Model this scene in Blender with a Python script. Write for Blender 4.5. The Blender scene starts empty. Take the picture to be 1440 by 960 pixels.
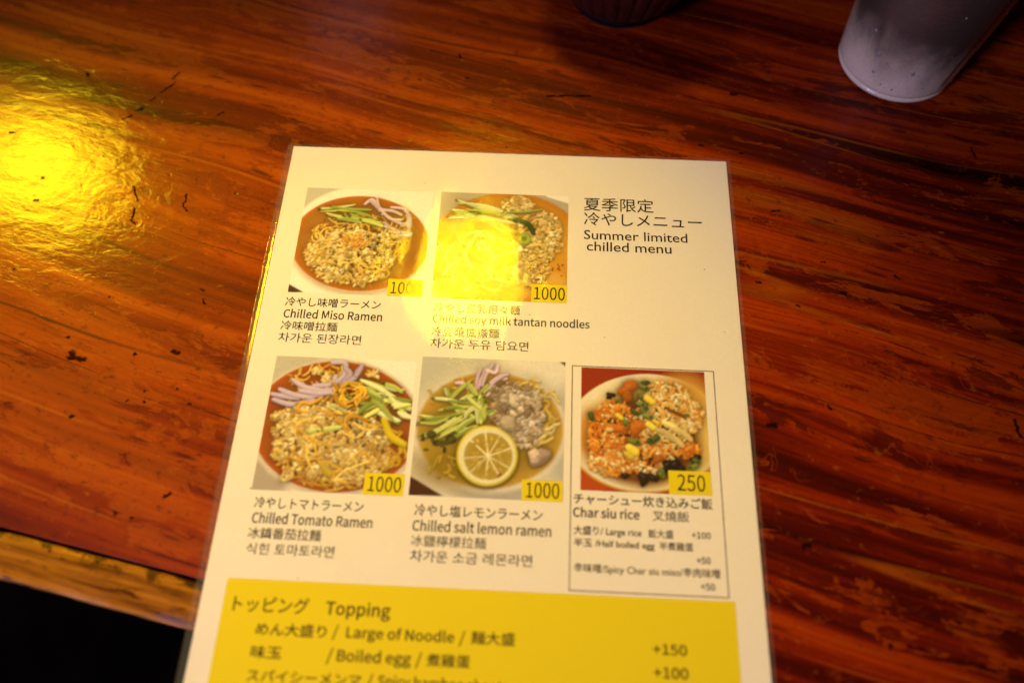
import bpy, bmesh, math, os
from mathutils import Vector, Matrix, noise as mnoise
import numpy as np

# All sizes in metres. World: X right along the menu's width, Y away from the viewer, Z up.
# Menu sheet coordinates (u, v) are millimetres from the paper's far left corner: X = u/1000, Y = -v/1000.
SC = bpy.context.scene
COL = SC.collection

def mm(u, v, z=0.0):
    return Vector((u / 1000.0, -v / 1000.0, z / 1000.0))

# ---------------------------------------------------------------- camera
cam_d = bpy.data.cameras.new('camera')
cam = bpy.data.objects.new('camera', cam_d)
COL.objects.link(cam)
SC.camera = cam
RM = ((0.9989523402885039, -0.04572529195657968, 0.0018491910680514968),
      (0.040438424932597486, 0.9009252289717885, 0.4320861784309438),
      (-0.021423249545558888, -0.43155872077571583, 0.9018304246926321))
cx = Vector((RM[0][0], -RM[0][1], -RM[0][2]))
cy = Vector((RM[1][0], -RM[1][1], -RM[1][2]))
cz = Vector((RM[2][0], -RM[2][1], -RM[2][2]))
cam.matrix_world = Matrix.Translation(mm(118.575, 248.671, 309.754)) @ Matrix((cx, -cy, -cz)).transposed().to_4x4()
cam_d.sensor_width = 36.0
cam_d.lens = 28.0
cam_d.clip_start = 0.01
cam_d.clip_end = 50.0
cam_d.dof.use_dof = True
cam_d.dof.focus_distance = (mm(150, 62) - cam.matrix_world.translation).dot(cz)
cam_d.dof.aperture_fstop = 3.3
cam_d.dof.aperture_blades = 0

# ---------------------------------------------------------------- world, lamps, exposure
world = bpy.data.worlds.new('World')
SC.world = world
world.use_nodes = True
bg = world.node_tree.nodes['Background']
bg.inputs[0].default_value = (1.0, 0.55, 0.3, 1)
bg.inputs[1].default_value = 0.006

def lamp(kind, name, loc, target, power, color, **kw):
    d = bpy.data.lights.new(name, kind)
    d.energy = power
    d.color = color
    for k, v in kw.items():
        setattr(d, k, v)
    o = bpy.data.objects.new(name, d)
    COL.objects.link(o)
    o.location = loc
    o.rotation_euler = (Vector(target) - Vector(loc)).to_track_quat('-Z', 'Y').to_euler()
    return o

YELLOW = (1.0, 0.66, 0.010)
# pendant lamp over the neighbouring seat on the left: its shade throws a round pool of light
lamp('SPOT', 'pendant_lamp', mm(-500, -254, 450), mm(5, 157, 0), 29.5, YELLOW,
     shadow_soft_size=0.078, spot_size=math.radians(28.2), spot_blend=0.22)
# second, dimmer pendant lamp beyond the far end of the menu
lamp('SPOT', 'pendant_lamp', mm(36, -268, 580), mm(107, 116, 0), 12.5, YELLOW,
     shadow_soft_size=0.078, spot_size=math.radians(32.5), spot_blend=0.28)
# cool daylight from the shop front behind the viewer's left shoulder
lamp('AREA', 'window_light', mm(-1050, 1300, 1000), mm(150, 0, 0), 31.0, (0.60, 0.54, 1.0), shape='RECTANGLE', size=0.40, size_y=0.35)
# small bright opening far behind the table
lamp('AREA', 'window_light', mm(-530, -1700, 1500), mm(8, -85, 0), 0.3, (0.75, 0.78, 1.0), shape='RECTANGLE', size=0.16, size_y=0.12)

SC.view_settings.view_transform = 'Standard'
SC.view_settings.look = 'None'
SC.view_settings.exposure = 0.0
SC.view_settings.gamma = 1.0
SC.view_settings.use_curve_mapping = False
SC.cycles.max_bounces = 10
SC.cycles.transparent_max_bounces = 16
SC.cycles.transmission_bounces = 8
SC.cycles.caustics_reflective = False
SC.cycles.caustics_refractive = False
SC.cycles.sample_clamp_indirect = 4.0
SC.cycles.use_denoising = True

# ---------------------------------------------------------------- helpers
def link(name, me, mats=(), parent=None):
    o = bpy.data.objects.new(name, me)
    for m in (mats if isinstance(mats, (list, tuple)) else [mats]):
        me.materials.append(m)
    COL.objects.link(o)
    if parent:
        o.parent = parent
    return o

def thing(name, label, cat, loc=(0, 0, 0), rz=0.0, group=None):
    o = bpy.data.objects.new(name, None)
    o.empty_display_size = 0.02
    COL.objects.link(o)
    o.location = loc
    o.rotation_euler = (0, 0, rz)
    o['label'] = label
    o['category'] = cat
    if group:
        o['group'] = group
    return o

def mesh_of(bm, name, smooth=False):
    me = bpy.data.meshes.new(name)
    bmesh.ops.recalc_face_normals(bm, faces=bm.faces)
    bm.to_mesh(me)
    bm.free()
    if smooth:
        for p in me.polygons:
            p.use_smooth = True
    return me

def lathe(profile, seg=96, name='lathe', radius=None, smooth=True, cap=True):
    """profile: (r, z) list; radius(theta, r, z) may modulate."""
    bm = bmesh.new()
    rings = []
    for r, z in profile:
        ring = []
        for k in range(seg):
            t = 2 * math.pi * k / seg
            rr = radius(t, r, z) if radius else r
            ring.append(bm.verts.new((rr * math.cos(t), rr * math.sin(t), z)))
        rings.append(ring)
    for a, b in zip(rings, rings[1:]):
        for k in range(seg):
            bm.faces.new((a[k], a[(k + 1) % seg], b[(k + 1) % seg], b[k]))
    if cap:
        bm.faces.new(rings[0])
        bm.faces.new(rings[-1])
    return mesh_of(bm, name, smooth)

class NT:
    """Short-hand for shader node building."""
    def __init__(self, name):
        self.m = bpy.data.materials.new(name)
        self.m.use_nodes = True
        self.t = self.m.node_tree
        self.t.nodes.clear()
        self.out = self.t.nodes.new('ShaderNodeOutputMaterial')

    def n(self, typ, ins=None, **props):
        nd = self.t.nodes.new('ShaderNode' + typ)
        for k, v in props.items():
            setattr(nd, k, v)
        for k, v in (ins or {}).items():
            self.set(nd.inputs[k], v)
        return nd

    def set(self, sock, v):
        if hasattr(v, 'is_output'):
            self.t.links.new(v, sock)
        elif hasattr(v, 'outputs'):
            self.t.links.new(v.outputs[0], sock)
        else:
            if isinstance(v, (tuple, list)) and len(v) == 3 and sock.type == 'RGBA':
                v = (*v, 1)
            sock.default_value = v

    def math(self, op, a, b=0.0, c=0.0, clamp=False):
        nd = self.n('Math', {0: a, 1: b, 2: c}, operation=op)
        nd.use_clamp = clamp
        return nd.outputs[0]

    def vec(self, op, a, b=(0, 0, 0)):
        nd = self.n('VectorMath', {0: a, 1: b}, operation=op)
        return nd.outputs['Value'] if op in ('LENGTH', 'DISTANCE', 'DOT_PRODUCT') else nd.outputs[0]

    def noise(self, vec, scale, detail=4.0, rough=0.5, dist=0.0):
        return self.n('TexNoise', {'Vector': vec, 'Scale': scale, 'Detail': detail, 'Roughness': rough, 'Distortion': dist}).outputs[0]

    def mapping(self, vec, scale=(1, 1, 1), rot=(0, 0, 0), loc=(0, 0, 0)):
        return self.n('Mapping', {'Vector': vec, 'Scale': scale, 'Rotation': rot, 'Location': loc}).outputs[0]

    def step(self, x, lo, hi, a=0.0, b=1.0):
        nd = self.n('MapRange', {0: x, 1: lo, 2: hi, 3: a, 4: b}, interpolation_type='SMOOTHSTEP')
        return nd.outputs[0]

    def mix(self, f, a, b, blend='MIX'):
        nd = self.n('Mix', data_type='RGBA', blend_type=blend)
        self.set(nd.inputs[0], f)
        self.set(nd.inputs[6], a)
        self.set(nd.inputs[7], b)
        return nd.outputs[2]

    def ramp(self, f, stops):
        nd = self.n('ValToRGB', {0: f})
        el = nd.color_ramp.elements
        while len(el) < len(stops):
            el.new(0.5)
        for e, (p, c) in zip(el, stops):
            e.position = p
            e.color = (*c, 1)
        return nd.outputs[0]

    def end(self, shader):
        self.set(self.out.inputs[0], shader)
        return self.m

def plain(name, color, rough=0.5, spec=0.5, **kw):
    t = NT(name)
    p = t.n('BsdfPrincipled', {'Base Color': color, 'Roughness': rough, 'Specular IOR Level': spec})
    for k, v in kw.items():
        t.set(p.inputs[k], v)
    return t.end(p)
# ---------------------------------------------------------------- printed dish pictures (numpy painter)
import numpy as np

def _lin(c):
    c = np.asarray(c, float) / 255.0
    return np.where(c <= 0.04045, c / 12.92, ((c + 0.055) / 1.055) ** 2.4)

PRINT_WHITE = np.array([1.06, 0.86, 0.44])      # how the lamp light tints white paper

def ink(c):
    return np.clip(_lin(c) / PRINT_WHITE, 0.0, 0.86)

def _blur(a, s):
    n = int(max(1, round(s * 2.5)))
    k = np.exp(-0.5 * (np.arange(-n, n + 1) / s) ** 2)
    k /= k.sum()
    p = np.pad(a, ((n, n), (n, n)), mode='edge')
    p = np.apply_along_axis(lambda r: np.convolve(r, k, 'valid'), 0, p)
    return np.apply_along_axis(lambda r: np.convolve(r, k, 'valid'), 1, p)

def _noise(rng, shape, s):
    a = _blur(rng.standard_normal(shape), s)
    return a / (a.std() + 1e-9)

class Art:
    """A little relief painter: every noodle, crumb and slice is laid into a colour and a height sheet."""
    def __init__(self, quad, wmm, hmm, seed, bg):
        self.rng = np.random.default_rng(seed)
        self.W = 250
        self.H = int(round(250 * hmm / wmm))
        src = np.array(quad, float)
        dst = np.array([(0, 0), (self.W - 1, 0), (self.W - 1, self.H - 1), (0, self.H - 1)], float)
        A = []
        b = []
        for (x, y), (u, v) in zip(src, dst):
            A += [[x, y, 1, 0, 0, 0, -u * x, -u * y], [0, 0, 0, x, y, 1, -v * x, -v * y]]
            b += [u, v]
        self.M = np.append(np.linalg.solve(np.array(A), np.array(b)), 1).reshape(3, 3)
        self.k = self.W / (0.5 * (np.linalg.norm(src[1] - src[0]) + np.linalg.norm(src[2] - src[3])))
        self.Y, self.X = np.mgrid[0:self.H, 0:self.W].astype(float)
        self.C = np.ones((self.H, self.W, 3)) * ink(bg)
        self.Z = np.zeros((self.H, self.W))
        self.G = np.zeros((self.H, self.W))

    def P(self, pts):
        p = np.atleast_2d(np.array(pts, float))
        q = np.c_[p, np.ones(len(p))] @ self.M.T
        return q[:, :2] / q[:, 2:]

    def _put(self, sl, a, col, z=None, gloss=0.0):
        a = np.clip(a, 0, 1)
        self.C[sl] += (col - self.C[sl]) * a[..., None]
        if z is not None:
            self.Z[sl] += (z - self.Z[sl]) * a
        self.G[sl] += (gloss - self.G[sl]) * a

    def _win(self, x0, y0, x1, y1, m=3):
        return (slice(max(0, int(y0 - m)), min(self.H, int(y1 + m + 2))),
                slice(max(0, int(x0 - m)), min(self.W, int(x1 + m + 2))))

    def ellipse(self, c, rx, ry, col, soft=1.2, z=None, col2=None, power=4, gloss=0.0, noise=0.0):
        (cx, cy), = self.P([c])
        ex = self.P([(c[0] + rx, c[1])])[0]
        ey = self.P([(c[0], c[1] + ry)])[0]
        B = np.array([ex - (cx, cy), ey - (cx, cy)]).T
        I = np.linalg.inv(B)
        dx, dy = self.X - cx, self.Y - cy
        d = np.hypot(I[0, 0] * dx + I[0, 1] * dy, I[1, 0] * dx + I[1, 1] * dy)
        r = 0.5 * (np.linalg.norm(B[:, 0]) + np.linalg.norm(B[:, 1]))
        a = (1 - d) * r / soft + 0.5
        if noise:
            a = a + _noise(self.rng, a.shape, 5) * noise
        c1 = ink(col)
        cc = np.ones_like(self.C) * c1
        if col2 is not None:
            w = np.clip(d, 0, 1)[..., None] ** power
            cc = c1 * (1 - w) + ink(col2) * w
        self._put((slice(None), slice(None)), a, cc, z if z is None else np.full_like(d, z), gloss)

    def poly(self, pts, col, soft=1.0, z=None):
        q = self.P(pts)
        area = sum(q[i][0] * q[(i + 1) % len(q)][1] - q[(i + 1) % len(q)][0] * q[i][1] for i in range(len(q)))
        d = np.full((self.H, self.W), 1e9)
        for i in range(len(q)):
            a, b = q[i], q[(i + 1) % len(q)]
            e = (b - a) / np.linalg.norm(b - a)
            s = (e[0] * (self.Y - a[1]) - e[1] * (self.X - a[0])) * np.sign(area)
            d = np.minimum(d, s)
        self._put((slice(None), slice(None)), d / soft + 0.5, ink(col), z if z is None else np.full_like(d, z))

    def tube(self, pts, r, col, z=2.0, edge=None, tip=None, taper=0.25, flat=1.0, gloss=0.3, soft=0.9):
        q = self.P(pts)
        if len(q) > 2:
            t = np.linspace(0, len(q) - 1, 7 * (len(q) - 1) + 1)
            out = []
            for s in t:
                i = min(int(s), len(q) - 2)
                f = s - i
                p0, p1, p2, p3 = q[max(i - 1, 0)], q[i], q[i + 1], q[min(i + 2, len(q) - 1)]
                out.append(0.5 * (2 * p1 + (p2 - p0) * f + (2 * p0 - 5 * p1 + 4 * p2 - p3) * f * f
                                  + (3 * p1 - p0 - 3 * p2 + p3) * f ** 3))
            q = np.array(out)
        r = r * self.k
        sl = self._win(q[:, 0].min() - r, q[:, 1].min() - r, q[:, 0].max() + r, q[:, 1].max() + r)
        X, Y = self.X[sl], self.Y[sl]
        if X.size == 0:
            return
        best = np.full(X.shape, 1e9)
        par = np.zeros(X.shape)
        sgn = np.zeros(X.shape)
        n = len(q) - 1
        for i in range(n):
            a, b = q[i], q[i + 1]
            e = b - a
            L = e @ e + 1e-9
            f = np.clip(((X - a[0]) * e[0] + (Y - a[1]) * e[1]) / L, 0, 1)
            d = np.hypot(X - a[0] - f * e[0], Y - a[1] - f * e[1])
            m = d < best
            best = np.where(m, d, best)
            par = np.where(m, (i + f) / n, par)
            sgn = np.where(m, np.sign(e[0] * (Y - a[1]) - e[1] * (X - a[0])), sgn)
        rr = r * (1 - taper * np.abs(2 * par - 1) ** 3)
        a = (rr - best) / soft + 0.5
        col = ink(np.clip(np.array(col, float) * (1 + 0.07 * self.rng.standard_normal()), 0, 255))
        cc = np.ones(X.shape + (3,)) * col
        x = np.clip(best / np.maximum(rr, 1e-6), 0, 1)
        if edge is not None:
            w = (np.clip(x * sgn, 0, 1) ** 3)[..., None]
            cc = cc * (1 - w) + ink(edge) * w
        if tip is not None:
            w = np.clip((0.16 - par) / 0.1, 0, 1)[..., None]
            cc = cc * (1 - w) + ink(tip) * w
        self._put(sl, a, cc, z + r * flat * np.sqrt(np.clip(1 - x * x, 0, 1)), gloss)

    def lump(self, c, r, col, z=2.0, rough=0.45, gloss=0.03):
        (cx, cy), = self.P([c])
        r = r * self.k
        sl = self._win(cx - 1.5 * r, cy - 1.5 * r, cx + 1.5 * r, cy + 1.5 * r)
        X, Y = self.X[sl], self.Y[sl]
        if X.size == 0:
            return
        th = np.arctan2(Y - cy, X - cx)
        rad = np.ones(X.shape)
        for k in range(2, 6):
            rad += rough / k * np.cos(k * th + self.rng.uniform(0, 6.28)) * self.rng.uniform(0.4, 1.4)
        sq = self.rng.uniform(0.7, 1.0)
        an = self.rng.uniform(0, 3.14)
        dx, dy = X - cx, Y - cy
        d = np.hypot(dx * np.cos(an) + dy * np.sin(an), (dy * np.cos(an) - dx * np.sin(an)) / sq) / (r * rad)
        col = ink(np.clip(np.array(col, float) * (1 + 0.10 * self.rng.standard_normal()), 0, 255))
        n = _noise(self.rng, X.shape, 1.2)
        self._put(sl, (1 - d) * r / 1.4 + 0.5, col * (1 + 0.06 * n[..., None]),
                  z + r * 0.9 * np.sqrt(np.clip(1 - d * d, 0, 1)) + 0.35 * n, gloss)

    def crumbs(self, n, c, rx, ry, r, cols, z=2.0, hump=3.0, rot=0.0, dense=0.62):
        for i in range(int(n * 2.4)):
            a = self.rng.uniform(0, 6.283)
            f = self.rng.uniform(0, 1) ** dense
            x, y = rx * f * np.cos(a), ry * f * np.sin(a)
            x, y = x * np.cos(rot) - y * np.sin(rot), x * np.sin(rot) + y * np.cos(rot)
            cc = cols[self.rng.integers(len(cols))]
            self.lump((c[0] + x, c[1] + y), self.rng.uniform(*r) * (0.62 if self.rng.random() < 0.85 else 1.0), cc, z + hump * (1 - f) + self.rng.uniform(0, 1.5))

    def noodles(self, n, c, rx, ry, r, cols, z=0.6, span=(0.5, 1.6), ring=(0.25, 1.0)):
        for i in range(int(n * 1.5)):
            f = self.rng.uniform(*ring)
            a0 = self.rng.uniform(0, 6.283)
            x, y = c[0] + rx * f * np.cos(a0), c[1] + ry * f * np.sin(a0)
            h = a0 + 1.57 * self.rng.choice((-1, 1)) + self.rng.normal(0, 0.55)
            step = 0.25 * 0.5 * (rx + ry) * self.rng.uniform(*span) * 0.6
            bend = self.rng.normal(0, 0.55)
            pts = []
            for t in range(5):
                pts.append((x, y))
                x, y = x + step * np.cos(h), y + step * np.sin(h)
                h += bend + self.rng.normal(0, 0.35)
                if ((x - c[0]) / rx) ** 2 + ((y - c[1]) / ry) ** 2 > 1.02:
                    break
            if len(pts) > 1:
                self.tube(pts, r * self.rng.uniform(0.6, 0.9), cols[self.rng.integers(len(cols))], z + self.rng.uniform(0, 2.0), gloss=0.35)

    def specks(self, n, c, rx, ry, r, cols):
        for i in range(n):
            a = self.rng.uniform(0, 6.283)
            f = self.rng.uniform(0, 1) ** 0.6
            self.ellipse((c[0] + rx * f * np.cos(a), c[1] + ry * f * np.sin(a)), self.rng.uniform(*r),
                         self.rng.uniform(*r) * 0.8, cols[self.rng.integers(len(cols))])

    def finish(self, soft=0.85, ao=0.10, lam=0.42):
        Z = _blur(self.Z, 0.6)
        gy, gx = np.gradient(Z)
        n = np.stack([-gx, -gy, np.ones_like(Z)], -1)
        n /= np.linalg.norm(n, axis=-1, keepdims=True)
        L = np.array([-0.25, -0.62, 0.74])
        L /= np.linalg.norm(L)
        d = np.clip(n @ L, 0, 1) / L[2]
        occ = np.clip(_blur(Z, 4.0) - Z, 0, None) + 0.6 * np.clip(_blur(Z, 10.0) - Z, 0, None)
        sh = (1 - lam + lam * d) * np.exp(-ao * occ)
        Hh = L + np.array([0, 0, 1])
        Hh /= np.linalg.norm(Hh)
        sp = np.clip(n @ Hh, 0, 1) ** 30 * self.G
        out = self.C * np.clip(sh, 0, 1.6)[..., None] + 0.22 * sp[..., None] * np.array([1, 0.95, 0.85])
        out *= (1 + 0.035 * _noise(self.rng, Z.shape, 0.7))[..., None]
        out = np.stack([_blur(out[..., i], soft) for i in range(3)], -1)
        return np.clip(out, 0.002, 0.88)

CREAM = [(218, 180, 88), (204, 162, 70), (184, 134, 46), (232, 200, 116), (210, 168, 80)]
GREENS = [(204, 196, 84), (182, 178, 64), (140, 146, 44), (216, 206, 118)]
DKGREEN = (38, 66, 14)
NOODLE = [(214, 160, 40), (196, 138, 30), (222, 178, 70)]
PAPER = (250, 226, 166)

def sticks(A, segs, r, z=6.0):
    for (x0, y0, x1, y1) in segs:
        for k in range(2):
            j = A.rng.normal(0, 9, 6)
            A.tube([(x0 + j[0], y0 + j[1]), ((x0 + x1) / 2 + j[2], (y0 + y1) / 2 + j[3]), (x1 + j[4], y1 + j[5])],
                   r * A.rng.uniform(0.5, 0.95), GREENS[A.rng.integers(4)], z + A.rng.uniform(0, 2),
                   edge=DKGREEN if A.rng.random() < 0.5 else (120, 140, 40),
                   tip=DKGREEN if A.rng.random() < 0.4 else None, flat=0.35, taper=0.6, gloss=0.1)

def art_miso():
    A = Art([(186, 82), (1182, 118), (1092, 952), (28, 910)], 59.8, 56.7, 11, PAPER)
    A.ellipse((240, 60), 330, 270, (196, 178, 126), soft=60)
    A.ellipse((650, 500), 620, 460, (243, 222, 165), soft=6)
    A.ellipse((600, 545), 560, 400, (206, 176, 118), soft=10)
    A.ellipse((600, 515), 548, 388, (146, 92, 22), col2=(188, 96, 4), power=7, soft=2.5, gloss=0.1)
    for i in range(14):
        a = A.rng.uniform(0, 6.283)
        A.ellipse((600 + 380 * np.cos(a), 515 + 270 * np.sin(a)), 90, 50, (160, 100, 26), soft=14)
    A.noodles(46, (580, 560), 400, 300, 10, NOODLE, ring=(0.5, 1.0))
    A.noodles(20, (330, 460), 150, 90, 9, NOODLE, ring=(0.5, 1.0))
    sticks(A, [(270, 250, 560, 225), (300, 275, 640, 262), (360, 235, 690, 275), (330, 300, 560, 330), (430, 265, 700, 300),
               (470, 320, 760, 345), (520, 300, 780, 400), (600, 330, 770, 380), (400, 330, 620, 350)], 17)
    for p in ([(640, 215), (700, 180), (730, 240)], [(735, 165), (760, 250), (860, 270), (930, 300)],
              [(680, 190), (740, 240), (780, 300)], [(850, 240), (960, 260), (985, 350), (930, 385)],
              [(800, 300), (900, 360), (985, 380)], [(760, 250), (840, 330), (930, 340)],
              [(790, 360), (880, 420), (1010, 450)], [(800, 390), (900, 455), (1000, 465)], [(960, 270), (1000, 330), (985, 420)]):
        A.tube(p, 15, (205, 168, 140), 6, edge=(150, 100, 96), flat=0.5, gloss=0.3)
    A.crumbs(230, (520, 640), 345, 225, (14, 34), CREAM, z=2, hump=6)
    A.crumbs(70, (500, 500), 170, 110, (16, 36), CREAM, z=6, hump=4)
    A.crumbs(50, (820, 480), 110, 80, (12, 28), CREAM + [(120, 110, 50)], z=4, hump=3)
    A.crumbs(60, (250, 610), 90, 90, (12, 28), CREAM, z=2, hump=2)
    A.crumbs(46, (560, 510), 110, 60, (9, 18), [(206, 140, 36), (190, 120, 30)], z=9, hump=2)
    A.noodles(16, (560, 640), 330, 210, 9, NOODLE, z=7, ring=(0.2, 1.0))
    A.specks(55, (560, 540), 430, 320, (4, 11), [(44, 36, 16), (70, 60, 20), (60, 70, 20)])
    A.poly([(30, 842), (155, 912), (26, 914)], (78, 50, 24))
    return A.finish()

def art_soy():
    A = Art([(120, 88), (1126, 125), (1110, 972), (34, 929)], 60, 57.2, 12, (182, 158, 106))
    A.ellipse((640, 560), 640, 500, (212, 140, 30), col2=(186, 112, 14), power=5, soft=4, gloss=0.1)
    A.poly([(865, 100), (1140, 100), (1130, 245), (1040, 190), (960, 130)], PAPER, soft=3)
    for i in range(20):
        A.ellipse(A.rng.uniform((100, 150), (1100, 900)), 80, 60, (218, 156, 50), soft=16)
    A.noodles(70, (420, 640), 360, 270, 12, [(226, 182, 60), (214, 162, 40), (232, 196, 90)], ring=(0.1, 1.0))
    A.crumbs(60, (730, 190), 130, 60, (15, 34), CREAM, z=2, hump=3)
    A.crumbs(150, (900, 450), 180, 210, (15, 36), CREAM, z=2, hump=4)
    A.crumbs(90, (820, 700), 140, 150, (12, 30), CREAM + [(190, 140, 40)], z=2, hump=2)
    sticks(A, [(240, 160, 420, 210), (300, 180, 640, 250), (330, 195, 720, 300), (200, 230, 520, 300), (170, 285, 480, 320),
               (210, 260, 560, 330), (330, 240, 620, 270), (420, 280, 700, 340), (480, 330, 660, 420), (520, 300, 720, 420)], 20)
    A.tube([(600, 250), (760, 250), (915, 232)], 13, (150, 150, 50), 9, edge=DKGREEN, tip=DKGREEN)
    A.tube([(690, 310), (800, 340), (850, 420)], 24, (50, 74, 20), 8)
    A.tube([(370, 250), (430, 268)], 16, (36, 60, 12), 8)
    A.ellipse((775, 460), 58, 52, (160, 160, 40), z=12, col2=(90, 110, 20), power=5, gloss=0.3)
    A.ellipse((775, 460), 22, 20, (120, 125, 26), z=11)
    A.tube([(390, 360), (450, 372)], 28, (90, 110, 26), 8)
    A.specks(40, (940, 720), 160, 150, (4, 14), [(130, 40, 6), (160, 60, 10)])
    A.specks(60, (480, 640), 380, 260, (4, 9), [(100, 80, 20), (60, 44, 16)])
    A.poly([(100, 80), (185, 85), (120, 160), (100, 210)], (180, 160, 112), soft=4)
    return A.finish()

def art_tomato():
    A = Art([(182, 49), (1080, 86), (988, 949), (19, 905)], 60, 58.1, 13, PAPER)
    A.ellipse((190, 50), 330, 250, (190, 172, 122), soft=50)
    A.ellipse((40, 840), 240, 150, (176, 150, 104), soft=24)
    A.ellipse((562, 498), 560, 462, (212, 186, 130), soft=6)
    A.ellipse((560, 490), 535, 436, (150, 68, 10), col2=(176, 78, 4), power=8, soft=2.5, gloss=0.15)
    for i in range(18):
        a = A.rng.uniform(0, 6.283)
        A.ellipse((560 + 380 * np.cos(a), 490 + 320 * np.sin(a)), 80, 40, (160, 86, 16), soft=12)
    A.noodles(90, (560, 560), 440, 360, 12, [(186, 128, 30), (204, 150, 50), (170, 104, 24)], ring=(0.45, 1.0))
    A.noodles(26, (480, 190), 240, 90, 10, NOODLE, ring=(0.3, 1.0))
    A.noodles(18, (900, 640), 120, 150, 12, [(206, 156, 20), (190, 140, 20)], ring=(0.4, 1.0))
    for p in ([(540, 95), (620, 100), (600, 190), (500, 245)], [(620, 130), (650, 170), (600, 230)],
              [(700, 140), (680, 190), (640, 210)], [(285, 205), (360, 250), (470, 275), (560, 262)],
              [(150, 295), (300, 318), (470, 300)], [(200, 265), (290, 300), (400, 320)], [(160, 330), (280, 362), (420, 335)],
              [(560, 180), (520, 230), (420, 240)], [(330, 275), (450, 290), (560, 280)], [(730, 110), (690, 180)]):
        A.tube(p, 19, (186, 158, 142), 6, edge=(130, 96, 104), flat=0.5, gloss=0.3)
    A.crumbs(330, (520, 600), 385, 250, (12, 32), CREAM, z=3, hump=5, rot=0.15)
    A.crumbs(90, (400, 470), 170, 100, (14, 34), CREAM, z=6, hump=4)
    A.crumbs(60, (640, 740), 200, 120, (12, 34), CREAM, z=4, hump=3)
    for c in ((440, 145), (800, 170), (185, 430), (180, 680), (870, 740), (430, 790), (850, 590), (260, 790), (700, 850), (505, 190), (240, 830)):
        A.crumbs(7, c, 38, 28, (13, 26), CREAM, z=6, hump=2)
    sticks(A, [(640, 230, 800, 260), (700, 205, 890, 270), (740, 210, 960, 330), (620, 300, 780, 380), (760, 260, 900, 420),
               (690, 420, 880, 330), (820, 300, 1040, 345), (840, 330, 1050, 400), (820, 400, 980, 475), (880, 300, 1020, 430),
               (740, 440, 860, 380), (860, 240, 990, 280), (920, 370, 1040, 360), (800, 330, 930, 450), (510, 370, 620, 400),
               (960, 420, 1060, 450), (700, 250, 860, 330)], 22, z=8)
    A.tube([(360, 535), (460, 525), (590, 508)], 19, (196, 192, 80), 11, tip=(30, 50, 12), flat=0.7)
    A.noodles(22, (640, 300), 130, 90, 11, [(214, 150, 30), (196, 124, 24), (226, 176, 40)], z=11, ring=(0.3, 1.0), span=(1.0, 2.4))
    for p in ([(470, 320), (400, 355), (345, 350), (320, 395), (380, 412)], [(540, 225), (570, 260), (560, 330), (620, 380)],
              [(520, 430), (620, 420), (780, 470)], [(630, 470), (660, 440), (740, 455)]):
        A.tube(p, 13, (206, 142, 30), 12)
    A.tube([(870, 460), (910, 560), (1000, 620)], 26, (206, 170, 20), 8)
    A.tube([(460, 720), (500, 790), (540, 820)], 26, (190, 150, 40), 7)
    A.noodles(22, (540, 640), 400, 250, 11, NOODLE, z=7, ring=(0.3, 1.0))
    A.specks(40, (560, 560), 420, 320, (4, 10), [(70, 44, 16), (110, 60, 20)])
    return A.finish()

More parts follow.
